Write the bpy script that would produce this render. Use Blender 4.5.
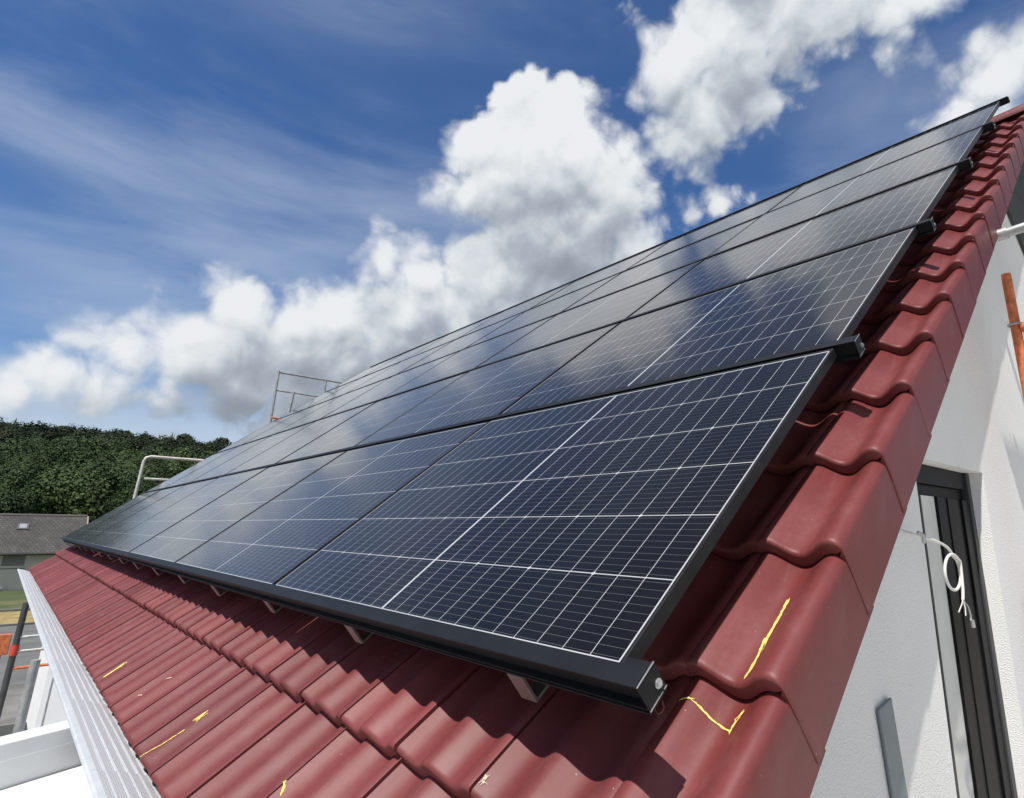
import bpy, bmesh, math, random
import numpy as np
from mathutils import Matrix, Vector

random.seed(7)
rng = np.random.default_rng(7)
scene = bpy.context.scene
for o in list(bpy.data.objects):
    bpy.data.objects.remove(o)

# ------------------------------------------------------------------ camera
cd = bpy.data.cameras.new("camera")
cam = bpy.data.objects.new("camera", cd)
scene.collection.objects.link(cam)
CAM = Vector((0.72770, -0.73917, 0.20498))
cam.matrix_world = Matrix(((0.702122, 0.188337, 0.686698, CAM.x),
                           (0.712002, -0.197561, -0.673812, CAM.y),
                           (0.008761, 0.962029, -0.272808, CAM.z),
                           (0, 0, 0, 1)))
cd.sensor_width = 36.0
cd.lens = 20.9217
cd.shift_x = -0.09599
cd.shift_y = -0.03809
cd.clip_start = 0.02
cd.clip_end = 5000
scene.camera = cam

# ------------------------------------------------------------------ light
SUN = Vector((0.169, -0.452, 0.876)).normalized()
sl = bpy.data.lights.new("sun", 'SUN')
sl.energy = 5.0
sl.angle = math.radians(0.53)
sl.color = (1.0, 0.955, 0.89)
so = bpy.data.objects.new("sun", sl)
scene.collection.objects.link(so)
so.location = (3, -8, 16)
so.rotation_euler = SUN.to_track_quat('Z', 'Y').to_euler()

scene.view_settings.view_transform = 'Standard'
scene.view_settings.look = 'None'
scene.view_settings.gamma = 1.0
scene.view_settings.use_curve_mapping = False
scene.view_settings.exposure = 0.06

# ------------------------------------------------------------------ sky with clouds (world directions)
def dirv(az, el):
    a, e = math.radians(az), math.radians(el)
    return (math.cos(a) * math.cos(e), math.sin(a) * math.cos(e), math.sin(e))

# cumulus puffs: azimuth, elevation (degrees), angular radius (chord)
PUFFS = [(142.85, 32.83, 0.140), (143.72, 37.3, 0.0665), (148.67, 34.46, 0.0675), (136.83, 31.76, 0.0979), (141.0, 27.54, 0.1367), (150.58, 30.34, 0.0643), (134.1, 26.31, 0.0736), (147.5, 37.11, 0.0368), (158.6, 23.6, 0.052), (154.36, 22.4, 0.066), (149.47, 23.5, 0.0763), (178.55, 12.6, 0.040), (175.39, 11.6, 0.060), (171.83, 14.9, 0.050), (168.54, 16.6, 0.068), (164.65, 16.5, 0.072), (160.59, 17.4, 0.076), (155.69, 18.84, 0.0921), (169.85, 13.3, 0.0773), (175.71, 10.0, 0.052), (179.83, 9.9, 0.050), (-178.73, 8.6, 0.040), (164.03, 14.18, 0.0772), (172.08, 10.55, 0.0431), (150.55, 18.93, 0.0798),
         (127.77, 42.37, 0.0844), (122.03, 43.0, 0.1024), (115.27, 44.22, 0.0905), (125.73, 37.86, 0.081), (126.74, 35.01, 0.0456), (119.65, 38.85, 0.0567), (108.84, 44.97, 0.073), (104.08, 41.93, 0.0505), (105.94, 39.56, 0.0251), (132.38, 44.07, 0.0347),
         (97.89, 34.82, 0.0588), (100.96, 33.42, 0.0397), (95.32, 36.05, 0.0449), (102.83, 33.2, 0.0229), (97.39, 31.65, 0.0357), (91, 34, 0.07), (84, 33, 0.09),
         (124.53, 29.78, 0.0314), (127.2, 28.7, 0.0255), (122.39, 30.76, 0.0154),
         (172.29, 6.26, 0.0168), (179.46, 6.59, 0.0125),
         (155.84, 16.09, 0.0921), (163.79, 12.49, 0.0632), (176.63, 9.0, 0.038), (172.9, 9.2, 0.034), (149.52, 18.08, 0.0804), (159.86, 13.39, 0.0663), (168.07, 11.1, 0.0593), (171.77, 12.58, 0.0623), (140.8, 22.41, 0.0989), (132.54, 22.54, 0.0663),
         # sky outside the picture
         (140, 20, 0.11), (128, 17, 0.10), (118, 52, 0.13), (100, 55, 0.12),
         (60, 30, 0.24), (40, 22, 0.28), (10, 28, 0.34), (-30, 24, 0.34), (20, 50, 0.25), (-15, 48, 0.25), (-70, 30, 0.22), (-110, 22, 0.22), (-150, 16, 0.16),  # big unseen clouds added on the right to brighten the gable wall
         (200, 60, 0.2), (0, 70, 0.2), (80, 70, 0.15)]

world = bpy.data.worlds.new("World")
scene.world = world
world.use_nodes = True
wt = world.node_tree
wt.nodes.clear()

def N(t, typ, **kw):
    n = t.nodes.new(typ)
    for k, v in kw.items():
        setattr(n, k, v)
    return n

def math_n(t, op, a, b=None, c=None, clamp=False):
    n = t.nodes.new('ShaderNodeMath')
    n.operation = op
    n.use_clamp = clamp
    for i, v in enumerate((a, b, c)):
        if v is None:
            continue
        if isinstance(v, (int, float)):
            n.inputs[i].default_value = v
        else:
            t.links.new(v, n.inputs[i])
    return n.outputs[0]

def vmath(t, op, a, b=None, scale=None):
    n = t.nodes.new('ShaderNodeVectorMath')
    n.operation = op
    for i, v in enumerate((a, b)):
        if v is None:
            continue
        if isinstance(v, (tuple, list, Vector)):
            n.inputs[i].default_value = v
        else:
            t.links.new(v, n.inputs[i])
    if scale is not None:
        if isinstance(scale, (int, float)):
            n.inputs['Scale'].default_value = scale
        else:
            t.links.new(scale, n.inputs['Scale'])
    return n.outputs[1] if op in ('LENGTH', 'DISTANCE', 'DOT_PRODUCT') else n.outputs[0]

def mapr(t, v, a, b, c=0.0, d=1.0, smooth=True):
    n = t.nodes.new('ShaderNodeMapRange')
    if smooth:
        n.interpolation_type = 'SMOOTHSTEP'
    n.clamp = True
    if isinstance(v, (int, float)):
        n.inputs[0].default_value = v
    else:
        t.links.new(v, n.inputs[0])
    for i, x in enumerate((a, b, c, d)):
        n.inputs[i + 1].default_value = x
    return n.outputs[0]

def noise(t, vec, scale, detail=4, rough=0.55, dist=0.0, lac=2.0):
    n = t.nodes.new('ShaderNodeTexNoise')
    n.inputs['Scale'].default_value = scale
    n.inputs['Detail'].default_value = detail
    n.inputs['Roughness'].default_value = rough
    n.inputs['Distortion'].default_value = dist
    n.inputs['Lacunarity'].default_value = lac
    if vec is not None:
        t.links.new(vec, n.inputs['Vector'])
    return n

def mixc(t, f, a, b, blend='MIX'):
    n = t.nodes.new('ShaderNodeMix')
    n.data_type = 'RGBA'
    n.blend_type = blend
    for i, v in ((0, f), (6, a), (7, b)):
        if isinstance(v, (int, float)):
            n.inputs[i].default_value = v
        elif isinstance(v, (tuple, list)):
            n.inputs[i].default_value = (*v, 1) if len(v) == 3 else v
        else:
            t.links.new(v, n.inputs[i])
    return n.outputs[2]

# group: cloud field at a direction (big puffs only) and with its billows
g = bpy.data.node_groups.new("cloud_field", 'ShaderNodeTree')
g.interface.new_socket("Dir", in_out='INPUT', socket_type='NodeSocketVector')
g.interface.new_socket("Big", in_out='OUTPUT', socket_type='NodeSocketFloat')
g.interface.new_socket("Fine", in_out='OUTPUT', socket_type='NodeSocketFloat')
gi = N(g, 'NodeGroupInput')
go = N(g, 'NodeGroupOutput')
w1 = noise(g, gi.outputs[0], 7.0, 2, 0.5)
wv = vmath(g, 'SUBTRACT', w1.outputs['Color'], (0.5, 0.5, 0.5))
dw = vmath(g, 'MULTIPLY_ADD', wv, (0.05, 0.05, 0.05))
g.links.new(gi.outputs[0], dw.node.inputs[2])
acc = None
for az, el, r in PUFFS:
    d = vmath(g, 'DISTANCE', dw, dirv(az, el))
    f = math_n(g, 'MULTIPLY_ADD', d, -1 / 0.085, r / 0.085)   # signed distance in units of 0.085
    acc = f if acc is None else math_n(g, 'SMOOTH_MAX', acc, f, 0.12)
g.links.new(acc, go.inputs[0])
n1 = noise(g, gi.outputs[0], 16.0, 6, 0.6, 0.35)
n2 = noise(g, gi.outputs[0], 6.0, 2, 0.5, 0.2)
b1 = math_n(g, 'MULTIPLY_ADD', n1.outputs['Fac'], 0.9, -0.45)
# cauliflower billows: rounded cells at several sizes
wb = noise(g, gi.outputs[0], 14.0, 2, 0.5)
vv = vmath(g, 'MULTIPLY_ADD', vmath(g, 'SUBTRACT', wb.outputs['Color'], (0.5, 0.5, 0.5)), (0.05, 0.05, 0.05))
g.links.new(gi.outputs[0], vv.node.inputs[2])
vo = N(g, 'ShaderNodeTexVoronoi')
vo.feature = 'F1'
vo.inputs['Scale'].default_value = 17.0
vo.inputs['Detail'].default_value = 2.0
vo.inputs['Roughness'].default_value = 0.5
vo.normalize = True
g.links.new(vv, vo.inputs['Vector'])
b1 = math_n(g, 'ADD', b1, math_n(g, 'MULTIPLY_ADD', vo.outputs['Distance'], -1.5, 0.55))
b2 = math_n(g, 'MULTIPLY_ADD', n2.outputs['Fac'], 0.55, -0.275)
fine = math_n(g, 'ADD', math_n(g, 'ADD', acc, b1), b2)
g.links.new(fine, go.inputs[1])

tc = N(wt, 'ShaderNodeTexCoord')
D = vmath(wt, 'NORMALIZE', tc.outputs['Generated'])
# the same puffs without any noise, coarser: enough for the shading from above
g2 = bpy.data.node_groups.new("cloud_field_coarse", 'ShaderNodeTree')
g2.interface.new_socket("Dir", in_out='INPUT', socket_type='NodeSocketVector')
g2.interface.new_socket("Big", in_out='OUTPUT', socket_type='NodeSocketFloat')
gi2 = N(g2, 'NodeGroupInput')
go2 = N(g2, 'NodeGroupOutput')
acc = None
for az, el, r in PUFFS:
    d = vmath(g2, 'DISTANCE', gi2.outputs[0], dirv(az, el))
    f = math_n(g2, 'MULTIPLY_ADD', d, -1 / 0.085, r / 0.085)
    acc = f if acc is None else math_n(g2, 'SMOOTH_MAX', acc, f, 0.12)
g2.links.new(acc, go2.inputs[0])
def field(vec, coarse=False):
    n = N(wt, 'ShaderNodeGroup')
    n.node_tree = g2 if coarse else g
    wt.links.new(vec, n.inputs[0])
    return (n.outputs[0], None) if coarse else (n.outputs[0], n.outputs[1])
big, fine = field(D)
up1 = vmath(wt, 'ADD', D, (0.006, -0.012, 0.018))
big1, fine1 = field(up1)
up2 = vmath(wt, 'ADD', D, (0.01, -0.025, 0.075))
big2, _f2 = field(up2, True)
sepd = N(wt, 'ShaderNodeSeparateXYZ')
wt.links.new(D, sepd.inputs[0])
# softness changes over the sky: crisp towers, wispy edges elsewhere
sn = noise(wt, D, 3.0, 2, 0.5)
soft = mapr(wt, sn.outputs['Fac'], 0.35, 0.65, 0.22, 0.75)
dens = math_n(wt, 'DIVIDE', math_n(wt, 'ADD', fine, 0.04), soft, clamp=True)
dens = mapr(wt, dens, 0.0, 1.0)
# light: billows turned up to the sun are white, undersides and hollows grey
rs = math_n(wt, 'SUBTRACT', fine, fine1)
rl = math_n(wt, 'SUBTRACT', big, big2)
bil = noise(wt, D, 8.0, 6, 0.55, 0.5)
low = mapr(wt, big, -0.2, 1.2)                    # how deep inside the cloud
sh = math_n(wt, 'MULTIPLY_ADD', rs, 0.85, 0.60)
sh = math_n(wt, 'ADD', sh, mapr(wt, sepd.outputs[2], 0.20, 0.50, -0.14, 0.04))
sh = math_n(wt, 'ADD', sh, math_n(wt, 'MULTIPLY', rl, 0.38))
sh = math_n(wt, 'ADD', sh, math_n(wt, 'MULTIPLY_ADD', bil.outputs['Fac'], 1.25, -0.625))
under = mapr(wt, big2, -0.35, 1.15)
sh = math_n(wt, 'SUBTRACT', sh, math_n(wt, 'MULTIPLY', under, mapr(wt, sepd.outputs[2], 0.22, 0.5, 1.05, 0.72)))
sh = mapr(wt, sh, -0.95, 1.32, 0.0, 1.0, True)
cr = N(wt, 'ShaderNodeValToRGB')
cr.color_ramp.elements[0].position = 0.0
cr.color_ramp.elements[0].color = (0.27, 0.305, 0.36, 1)
cr.color_ramp.elements[1].position = 0.9
cr.color_ramp.elements[1].color = (0.80, 0.82, 0.84, 1)
e = cr.color_ramp.elements.new(0.32)
e.color = (0.42, 0.47, 0.53, 1)
e = cr.color_ramp.elements.new(0.6)
e.color = (0.62, 0.66, 0.70, 1)
wt.links.new(sh, cr.inputs[0])
# cirrus veils: long streaks
mp = N(wt, 'ShaderNodeMapping')
mp.inputs['Rotation'].default_value = (0.10, 0.02, 0.35)
mp.inputs['Scale'].default_value = (1.0, 1.3, 4.6)
wt.links.new(D, mp.inputs[0])
ci = noise(wt, mp.outputs[0], 1.9, 8, 0.55, 0.35)
ci2 = noise(wt, mp.outputs[0], 0.9, 3, 0.5, 0.0)
cirr = math_n(wt, 'MULTIPLY', mapr(wt, ci.outputs['Fac'], 0.36, 0.80), mapr(wt, ci2.outputs['Fac'], 0.38, 0.62, 0.25, 1.0))
lowhaze = mapr(wt, sepd.outputs[2], 0.08, 0.24, 0.85, 0.0)
cirr = math_n(wt, 'MAXIMUM', math_n(wt, 'MULTIPLY', cirr, 0.48), lowhaze)

sky = N(wt, 'ShaderNodeTexSky')
sky.sky_type = 'NISHITA'
sky.sun_disc = False
sky.sun_elevation = math.asin(SUN.z)
sky.sun_rotation = math.atan2(SUN.x, SUN.y)
sky.altitude = 300
sky.air_density = 1.0
sky.dust_density = 0.6
sky.ozone_density = 3.2
SKYSTR = 0.10
skyc = N(wt, 'ShaderNodeHueSaturation')
skyc.inputs['Saturation'].default_value = 1.22
skyc.inputs['Hue'].default_value = 0.507
skyc.inputs['Value'].default_value = 1.12
wt.links.new(sky.outputs[0], skyc.inputs['Color'])
veil = mixc(wt, cirr, skyc.outputs[0], tuple(c / SKYSTR for c in (0.52, 0.60, 0.72)))
cloudc = vmath(wt, 'SCALE', cr.outputs[0], scale=1.0 / SKYSTR)
col = mixc(wt, dens, veil, cloudc)
bg = N(wt, 'ShaderNodeBackground')
bg.inputs['Strength'].default_value = SKYSTR
wt.links.new(col, bg.inputs['Color'])
wo = N(wt, 'ShaderNodeOutputWorld')
wt.links.new(bg.outputs[0], wo.inputs[0])
world.cycles.sampling_method = 'MANUAL'
world.cycles.sample_map_resolution = 512

# ------------------------------------------------------------------ materials
def new_mat(name):
    m = bpy.data.materials.new(name)
    m.use_nodes = True
    t = m.node_tree
    p = t.nodes['Principled BSDF']
    return m, t, p

def simple(name, color, rough=0.6, metal=0.0, var=0.12, vscale=8.0, bump=0.0, bscale=60.0, spec=0.5):
    m, t, p = new_mat(name)
    p.inputs['Roughness'].default_value = rough
    p.inputs['Metallic'].default_value = metal
    p.inputs['Specular IOR Level'].default_value = spec
    c = N(t, 'ShaderNodeTexCoord')
    n = noise(t, c.outputs['Object'], vscale, 5, 0.6)
    k = mapr(t, n.outputs['Fac'], 0.3, 0.7, 1 - var, 1 + var, smooth=False)
    cc = mixc(t, 1.0, color, k, 'MULTIPLY')
    # multiply by a grey value
    t.links.new(cc, p.inputs['Base Color'])
    if bump:
        b = N(t, 'ShaderNodeBump')
        b.inputs['Strength'].default_value = bump
        b.inputs['Distance'].default_value = 0.004
        nb = noise(t, c.outputs['Object'], bscale, 4, 0.6)
        t.links.new(nb.outputs['Fac'], b.inputs['Height'])
        t.links.new(b.outputs[0], p.inputs['Normal'])
    return m

M = {}
M['black_rail'] = simple("black anodised aluminium", (0.009, 0.010, 0.012), 0.5, 0.0, 0.2, 14, spec=0.25)
M['frame_black'] = simple("black frame", (0.012, 0.013, 0.014), 0.45, 0.0, 0.4, 25, spec=0.3)
M['bare_alu'] = simple("bare aluminium", (0.62, 0.62, 0.62), 0.35, 0.9, 0.1, 20)
M['steel'] = simple("stainless steel", (0.55, 0.55, 0.54), 0.3, 0.9, 0.1, 30)
M['galv'] = simple("galvanised tube", (0.42, 0.43, 0.43), 0.5, 0.55, 0.3, 18)
M['galv_light'] = simple("weathered galvanised tube", (0.55, 0.53, 0.48), 0.6, 0.2, 0.25, 9)
M['orange'] = simple("chipped orange scaffold paint", (0.60, 0.17, 0.065), 0.6, 0.0, 0.45, 30)
M['plank'] = simple("dark weathered plank", (0.045, 0.047, 0.043), 0.8, 0.0, 0.3, 12)
M['white_paint'] = simple("white cladding", (0.74, 0.76, 0.78), 0.5, 0.0, 0.05, 6)
M['membrane'] = simple("white membrane", (0.72, 0.72, 0.71), 0.7, 0.0, 0.1, 9)
M['anthracite'] = simple("anthracite window profile", (0.0045, 0.005, 0.006), 0.5, 0.0, 0.15, 20, spec=0.18)
M['pane_reflection'] = simple("pale pane reflection", (0.62, 0.62, 0.60), 0.55, 0.0, 0.06, 12)
M['cable_white'] = simple("white cable sheath", (0.70, 0.69, 0.66), 0.5, 0.0, 0.06, 30)
M['grey_bar'] = simple("grey coated metal", (0.17, 0.20, 0.22), 0.45, 0.0, 0.08, 12)
M['chalk'] = simple("yellow wax crayon", (0.82, 0.66, 0.16), 0.8, 0.0, 0.2, 300)
M['chalk_pale'] = simple("pale crayon", (0.62, 0.50, 0.36), 0.8, 0.0, 0.2, 300)
M['guard'] = None

# coated concrete tile: oxide red with a per tile tint
def tile_mat():
    m, t, p = new_mat("oxide red tile coating")
    c = N(t, 'ShaderNodeTexCoord')
    at = N(t, 'ShaderNodeAttribute')
    at.attribute_name = 'tint'
    n1 = noise(t, c.outputs['Object'], 3.0, 5, 0.6)
    n2 = noise(t, c.outputs['Object'], 90.0, 3, 0.6)
    n3 = noise(t, c.outputs['Object'], 700.0, 2, 0.5)
    base = mixc(t, mapr(t, n1.outputs['Fac'], 0.3, 0.7), (0.148, 0.030, 0.029), (0.175, 0.041, 0.041))
    k = math_n(t, 'MULTIPLY_ADD', at.outputs['Fac'], 0.40, 0.80)
    k = math_n(t, 'MULTIPLY', k, mapr(t, n2.outputs['Fac'], 0.25, 0.75, 0.93, 1.07, False))
    k = math_n(t, 'MULTIPLY', k, mapr(t, n3.outputs['Fac'], 0.25, 0.75, 0.93, 1.07, False))
    base = mixc(t, 1.0, base, k, 'MULTIPLY')
    # thin pale dust in drifting patches
    nd = noise(t, c.outputs['Object'], 11.0, 6, 0.65)
    base = mixc(t, mapr(t, nd.outputs['Fac'], 0.48, 0.8, 0.0, 0.14), base, (0.34, 0.22, 0.21))
    # sparse specks
    v = N(t, 'ShaderNodeTexVoronoi')
    v.inputs['Scale'].default_value = 26.0
    t.links.new(c.outputs['Object'], v.inputs['Vector'])
    sp = math_n(t, 'LESS_THAN', v.outputs['Distance'], 0.036)
    base = mixc(t, math_n(t, 'MULTIPLY', sp, 0.45), base, (0.60, 0.50, 0.46))
    ms = N(t, 'ShaderNodeMapping')
    ms.inputs['Scale'].default_value = (30.0, 2.5, 30.0)
    t.links.new(c.outputs['Object'], ms.inputs[0])
    ns = noise(t, ms.outputs[0], 1.0, 4, 0.6)
    base = mixc(t, mapr(t, ns.outputs['Fac'], 0.55, 0.8, 0.0, 0.22), base, (0.30, 0.17, 0.16))
    base = mixc(t, mapr(t, ns.outputs['Fac'], 0.45, 0.22, 0.0, 0.25), base, (0.07, 0.016, 0.017))
    t.links.new(base, p.inputs['Base Color'])
    r = mapr(t, n1.outputs['Fac'], 0.3, 0.7, 0.40, 0.54, False)
    t.links.new(r, p.inputs['Roughness'])
    p.inputs['Specular IOR Level'].default_value = 0.36
    b = N(t, 'ShaderNodeBump')
    b.inputs['Strength'].default_value = 0.25
    b.inputs['Distance'].default_value = 0.0006
    nb = noise(t, c.outputs['Object'], 1100.0, 2, 0.6)
    t.links.new(nb.outputs['Fac'], b.inputs['Height'])
    t.links.new(b.outputs[0], p.inputs['Normal'])
    return m
M['tile'] = tile_mat()

PW, PH = 1.7286, 1.112        # white grid of a module, edge to edge
def cell_mat():
    m, t, p = new_mat("solar cells under glass")
    c = N(t, 'ShaderNodeTexCoord')
    s = N(t, 'ShaderNodeSeparateXYZ')
    t.links.new(c.outputs['Object'], s.inputs[0])
    x, y = s.outputs[0], s.outputs[1]          # x in [-PW,0], y in [0,PH]
    rp = PH / 6
    sp = PW / 24
    def near(v, period, half, off=0.0):
        # 1 where v is within half of a multiple of period
        q = math_n(t, 'PINGPONG', math_n(t, 'ADD', v, off + period * 400), period / 2)
        return q
    dy = near(y, rp, 0)
    dx = near(x, sp, 0)
    ly = math_n(t, 'LESS_THAN', dy, 0.0012)
    lx = math_n(t, 'LESS_THAN', dx, 0.00082)
    xc = math_n(t, 'ABSOLUTE', math_n(t, 'ADD', x, PW / 2))
    lc = math_n(t, 'LESS_THAN', xc, 0.0048)
    ex = math_n(t, 'GREATER_THAN', xc, PW / 2 - 0.0048)
    yc = math_n(t, 'ABSOLUTE', math_n(t, 'ADD', y, -PH / 2))
    ey = math_n(t, 'GREATER_THAN', yc, PH / 2 - 0.0048)
    dx3 = near(x, sp * 3, 0)
    dia = math_n(t, 'LESS_THAN', math_n(t, 'ADD', dx3, dy), 0.0062)
    w = lx
    for k in (ly, lc, ex, ey, dia):
        w = math_n(t, 'MAXIMUM', w, k)
    # busbars: hair-fine silver wires along the length, brighter solder ends
    db = near(y, rp / 10, 0, rp / 20)
    bb = math_n(t, 'LESS_THAN', db, 0.00030)
    oi = N(t, 'ShaderNodeObjectInfo')
    cx = math_n(t, 'FLOOR', math_n(t, 'DIVIDE', x, sp))
    cy = math_n(t, 'FLOOR', math_n(t, 'DIVIDE', y, rp))
    cv = N(t, 'ShaderNodeCombineXYZ')
    t.links.new(cx, cv.inputs[0])
    t.links.new(cy, cv.inputs[1])
    t.links.new(math_n(t, 'MULTIPLY', oi.outputs['Random'], 50.0), cv.inputs[2])
    wn = N(t, 'ShaderNodeTexWhiteNoise')
    t.links.new(cv.outputs[0], wn.inputs['Vector'])
    cell = mixc(t, wn.outputs['Value'], (0.0052, 0.0048, 0.0056), (0.0074, 0.0070, 0.0082))
    cell = mixc(t, math_n(t, 'MULTIPLY', bb, 0.55), cell, (0.22, 0.22, 0.23))
    colr = mixc(t, w, cell, (0.43, 0.44, 0.45))
    t.links.new(colr, p.inputs['Base Color'])
    p.inputs['Roughness'].default_value = 0.45
    p.inputs['Specular IOR Level'].default_value = 0.08
    p.inputs['Coat Weight'].default_value = 1.0
    p.inputs['Coat IOR'].default_value = 1.24
    nz = noise(t, c.outputs['Object'], 2.2, 4, 0.6)
    t.links.new(mapr(t, nz.outputs['Fac'], 0.3, 0.7, 0.095, 0.125, False), p.inputs['Coat Roughness'])
    # rolled glass texture
    b = N(t, 'ShaderNodeBump')
    b.inputs['Strength'].default_value = 0.05
    b.inputs['Distance'].default_value = 0.0003
    nb = noise(t, c.outputs['Object'], 420.0, 2, 0.5)
    t.links.new(nb.outputs['Fac'], b.inputs['Height'])
    t.links.new(b.outputs[0], p.inputs['Coat Normal'])
    return m
M['cell'] = cell_mat()

def stucco_mat():
    m, t, p = new_mat("white scratch render")
    c = N(t, 'ShaderNodeTexCoord')
    n = noise(t, c.outputs['Object'], 1.2, 5, 0.6)
    colr = mixc(t, mapr(t, n.outputs['Fac'], 0.3, 0.7), (0.80, 0.80, 0.79), (0.86, 0.86, 0.85))
    nf = noise(t, c.outputs['Object'], 190.0, 3, 0.65)
    colr = mixc(t, mapr(t, nf.outputs['Fac'], 0.52, 0.68, 0.0, 0.12), colr, (0.5, 0.5, 0.48))
    t.links.new(colr, p.inputs['Base Color'])
    p.inputs['Roughness'].default_value = 0.9
    p.inputs['Specular IOR Level'].default_value = 0.2
    v = N(t, 'ShaderNodeTexVoronoi')
    v.inputs['Scale'].default_value = 240.0
    t.links.new(c.outputs['Object'], v.inputs['Vector'])
    h = math_n(t, 'ADD', math_n(t, 'MULTIPLY', v.outputs['Distance'], 0.6), nf.outputs['Fac'])
    b = N(t, 'ShaderNodeBump')
    b.inputs['Strength'].default_value = 0.75
    b.inputs['Distance'].default_value = 0.004
    t.links.new(h, b.inputs['Height'])
    t.links.new(b.outputs[0], p.inputs['Normal'])
    return m
M['stucco'] = stucco_mat()

def mesh_mat():
    # leaf guard: fine black-and-grey woven mesh between pale ribs
    m, t, p = new_mat("galvanised guard mesh")
    c = N(t, 'ShaderNodeTexCoord')
    s = N(t, 'ShaderNodeSeparateXYZ')
    t.links.new(c.outputs['Object'], s.inputs[0])
    a = math_n(t, 'ADD', s.outputs[0], s.outputs[1])
    d = math_n(t, 'SUBTRACT', s.outputs[0], s.outputs[1])
    pa = math_n(t, 'PINGPONG', math_n(t, 'ADD', a, 100.0), 0.0055)
    pd = math_n(t, 'PINGPONG', math_n(t, 'ADD', d, 100.0), 0.0055)
    hole = math_n(t, 'MULTIPLY', math_n(t, 'GREATER_THAN', pa, 0.0022), math_n(t, 'GREATER_THAN', pd, 0.0022))
    colr = mixc(t, math_n(t, 'MULTIPLY', hole, 0.62), (0.66, 0.68, 0.70), (0.06, 0.06, 0.065))
    t.links.new(colr, p.inputs['Base Color'])
    p.inputs['Metallic'].default_value = 0.25
    p.inputs['Roughness'].default_value = 0.5
    return m
M['guard'] = mesh_mat()
M['zinc'] = simple("pale zinc rib", (0.66, 0.68, 0.69), 0.42, 0.35, 0.08, 14)

# ------------------------------------------------------------------ object helpers
COL = scene.collection
def link(name, me, mat=None, parent=None, world=None):
    o = bpy.data.objects.new(name, me)
    COL.objects.link(o)
    if mat is not None and me is not None and len(me.materials) == 0:
        me.materials.append(mat)
    W = world if world is not None else Matrix()
    if parent is not None:
        o.parent = parent
        o.matrix_basis = PM(parent).inverted() @ W
    else:
        o.matrix_basis = W
    return o

def PM(o):
    return (PM(o.parent) @ o.matrix_basis) if o.parent else o.matrix_basis

def empty(name, label, cat, world, group=None):
    o = bpy.data.objects.new(name, None)
    o.empty_display_size = 0.2
    COL.objects.link(o)
    o.matrix_basis = world
    tag(o, label, cat, group)
    return o

def tag(o, label=None, cat=None, group=None, kind=None):
    if label: o["label"] = label
    if cat: o["category"] = cat
    if group: o["group"] = group
    if kind: o["kind"] = kind
    return o

class MB:
    def __init__(self):
        self.v, self.f, self.mi = [], [], []
    def quad(self, a, b, c, d, mi=0):
        i = len(self.v)
        self.v += [tuple(a), tuple(b), tuple(c), tuple(d)]
        self.f.append((i, i + 1, i + 2, i + 3)); self.mi.append(mi)
    def box(self, lo, hi, mi=0, T=None):
        x0, y0, z0 = lo; x1, y1, z1 = hi
        P = [Vector(q) for q in ((x0, y0, z0), (x1, y0, z0), (x1, y1, z0), (x0, y1, z0), (x0, y0, z1), (x1, y0, z1), (x1, y1, z1), (x0, y1, z1))]
        if T: P = [T @ q for q in P]
        i = len(self.v)
        self.v += [tuple(q) for q in P]
        for f in ((0, 3, 2, 1), (4, 5, 6, 7), (0, 1, 5, 4), (1, 2, 6, 5), (2, 3, 7, 6), (3, 0, 4, 7)):
            self.f.append(tuple(i + k for k in f)); self.mi.append(mi)
    def tube(self, pts, r, seg=12, mi=0, cap=True, closed=False):
        pts = [Vector(p) for p in pts]
        n = len(pts)
        prev = None
        rings = []
        for k, p in enumerate(pts):
            if closed:
                tdir = (pts[(k + 1) % n] - pts[k - 1]).normalized()
            else:
                tdir = (pts[min(k + 1, n - 1)] - pts[max(k - 1, 0)]).normalized()
            if prev is None:
                ref = Vector((0, 0, 1)) if abs(tdir.z) < 0.9 else Vector((1, 0, 0))
                nx = tdir.cross(ref).normalized()
            else:
                nx = (prev - tdir * prev.dot(tdir)).normalized()
            prev = nx
            ny = tdir.cross(nx)
            rr = r[k] if isinstance(r, (list, tuple)) else r
            i = len(self.v)
            for s in range(seg):
                a = 2 * math.pi * s / seg
                self.v.append(tuple(p + nx * (math.cos(a) * rr) + ny * (math.sin(a) * rr)))
            rings.append(i)
        m = n if closed else n - 1
        for k in range(m):
            a, b = rings[k], rings[(k + 1) % n]
            for s in range(seg):
                s2 = (s + 1) % seg
                self.f.append((a + s, a + s2, b + s2, b + s)); self.mi.append(mi)
        if cap and not closed:
            self.f.append(tuple(rings[0] + s for s in reversed(range(seg)))); self.mi.append(mi)
            self.f.append(tuple(rings[-1] + s for s in range(seg))); self.mi.append(mi)
    def mesh(self, name, smooth_angle=None):
        me = bpy.data.meshes.new(name)
        me.from_pydata(self.v, [], self.f)
        if any(self.mi):
            me.polygons.foreach_set('material_index', self.mi)
        if smooth_angle:
            me.shade_smooth()
            me.set_sharp_from_angle(angle=math.radians(smooth_angle))
        me.update()
        return me
    def build(self, name, mat, parent=None, world=None, smooth=None, bevel=0.0):
        me = self.mesh(name, smooth)
        o = link(name, me, mat, parent, world)
        if bevel:
            b = o.modifiers.new("bevel", 'BEVEL')
            b.width = bevel
            b.segments = 2
            b.limit_method = 'ANGLE'
        return o

def copy_tree(o, parent=None):
    c = o.copy()
    COL.objects.link(c)
    if parent is not None:
        c.parent = parent
    for ch in list(o.children):
        copy_tree(ch, c)
    return c

I4 = Matrix()
def Tr(x, y, z): return Matrix.Translation((x, y, z))

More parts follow.
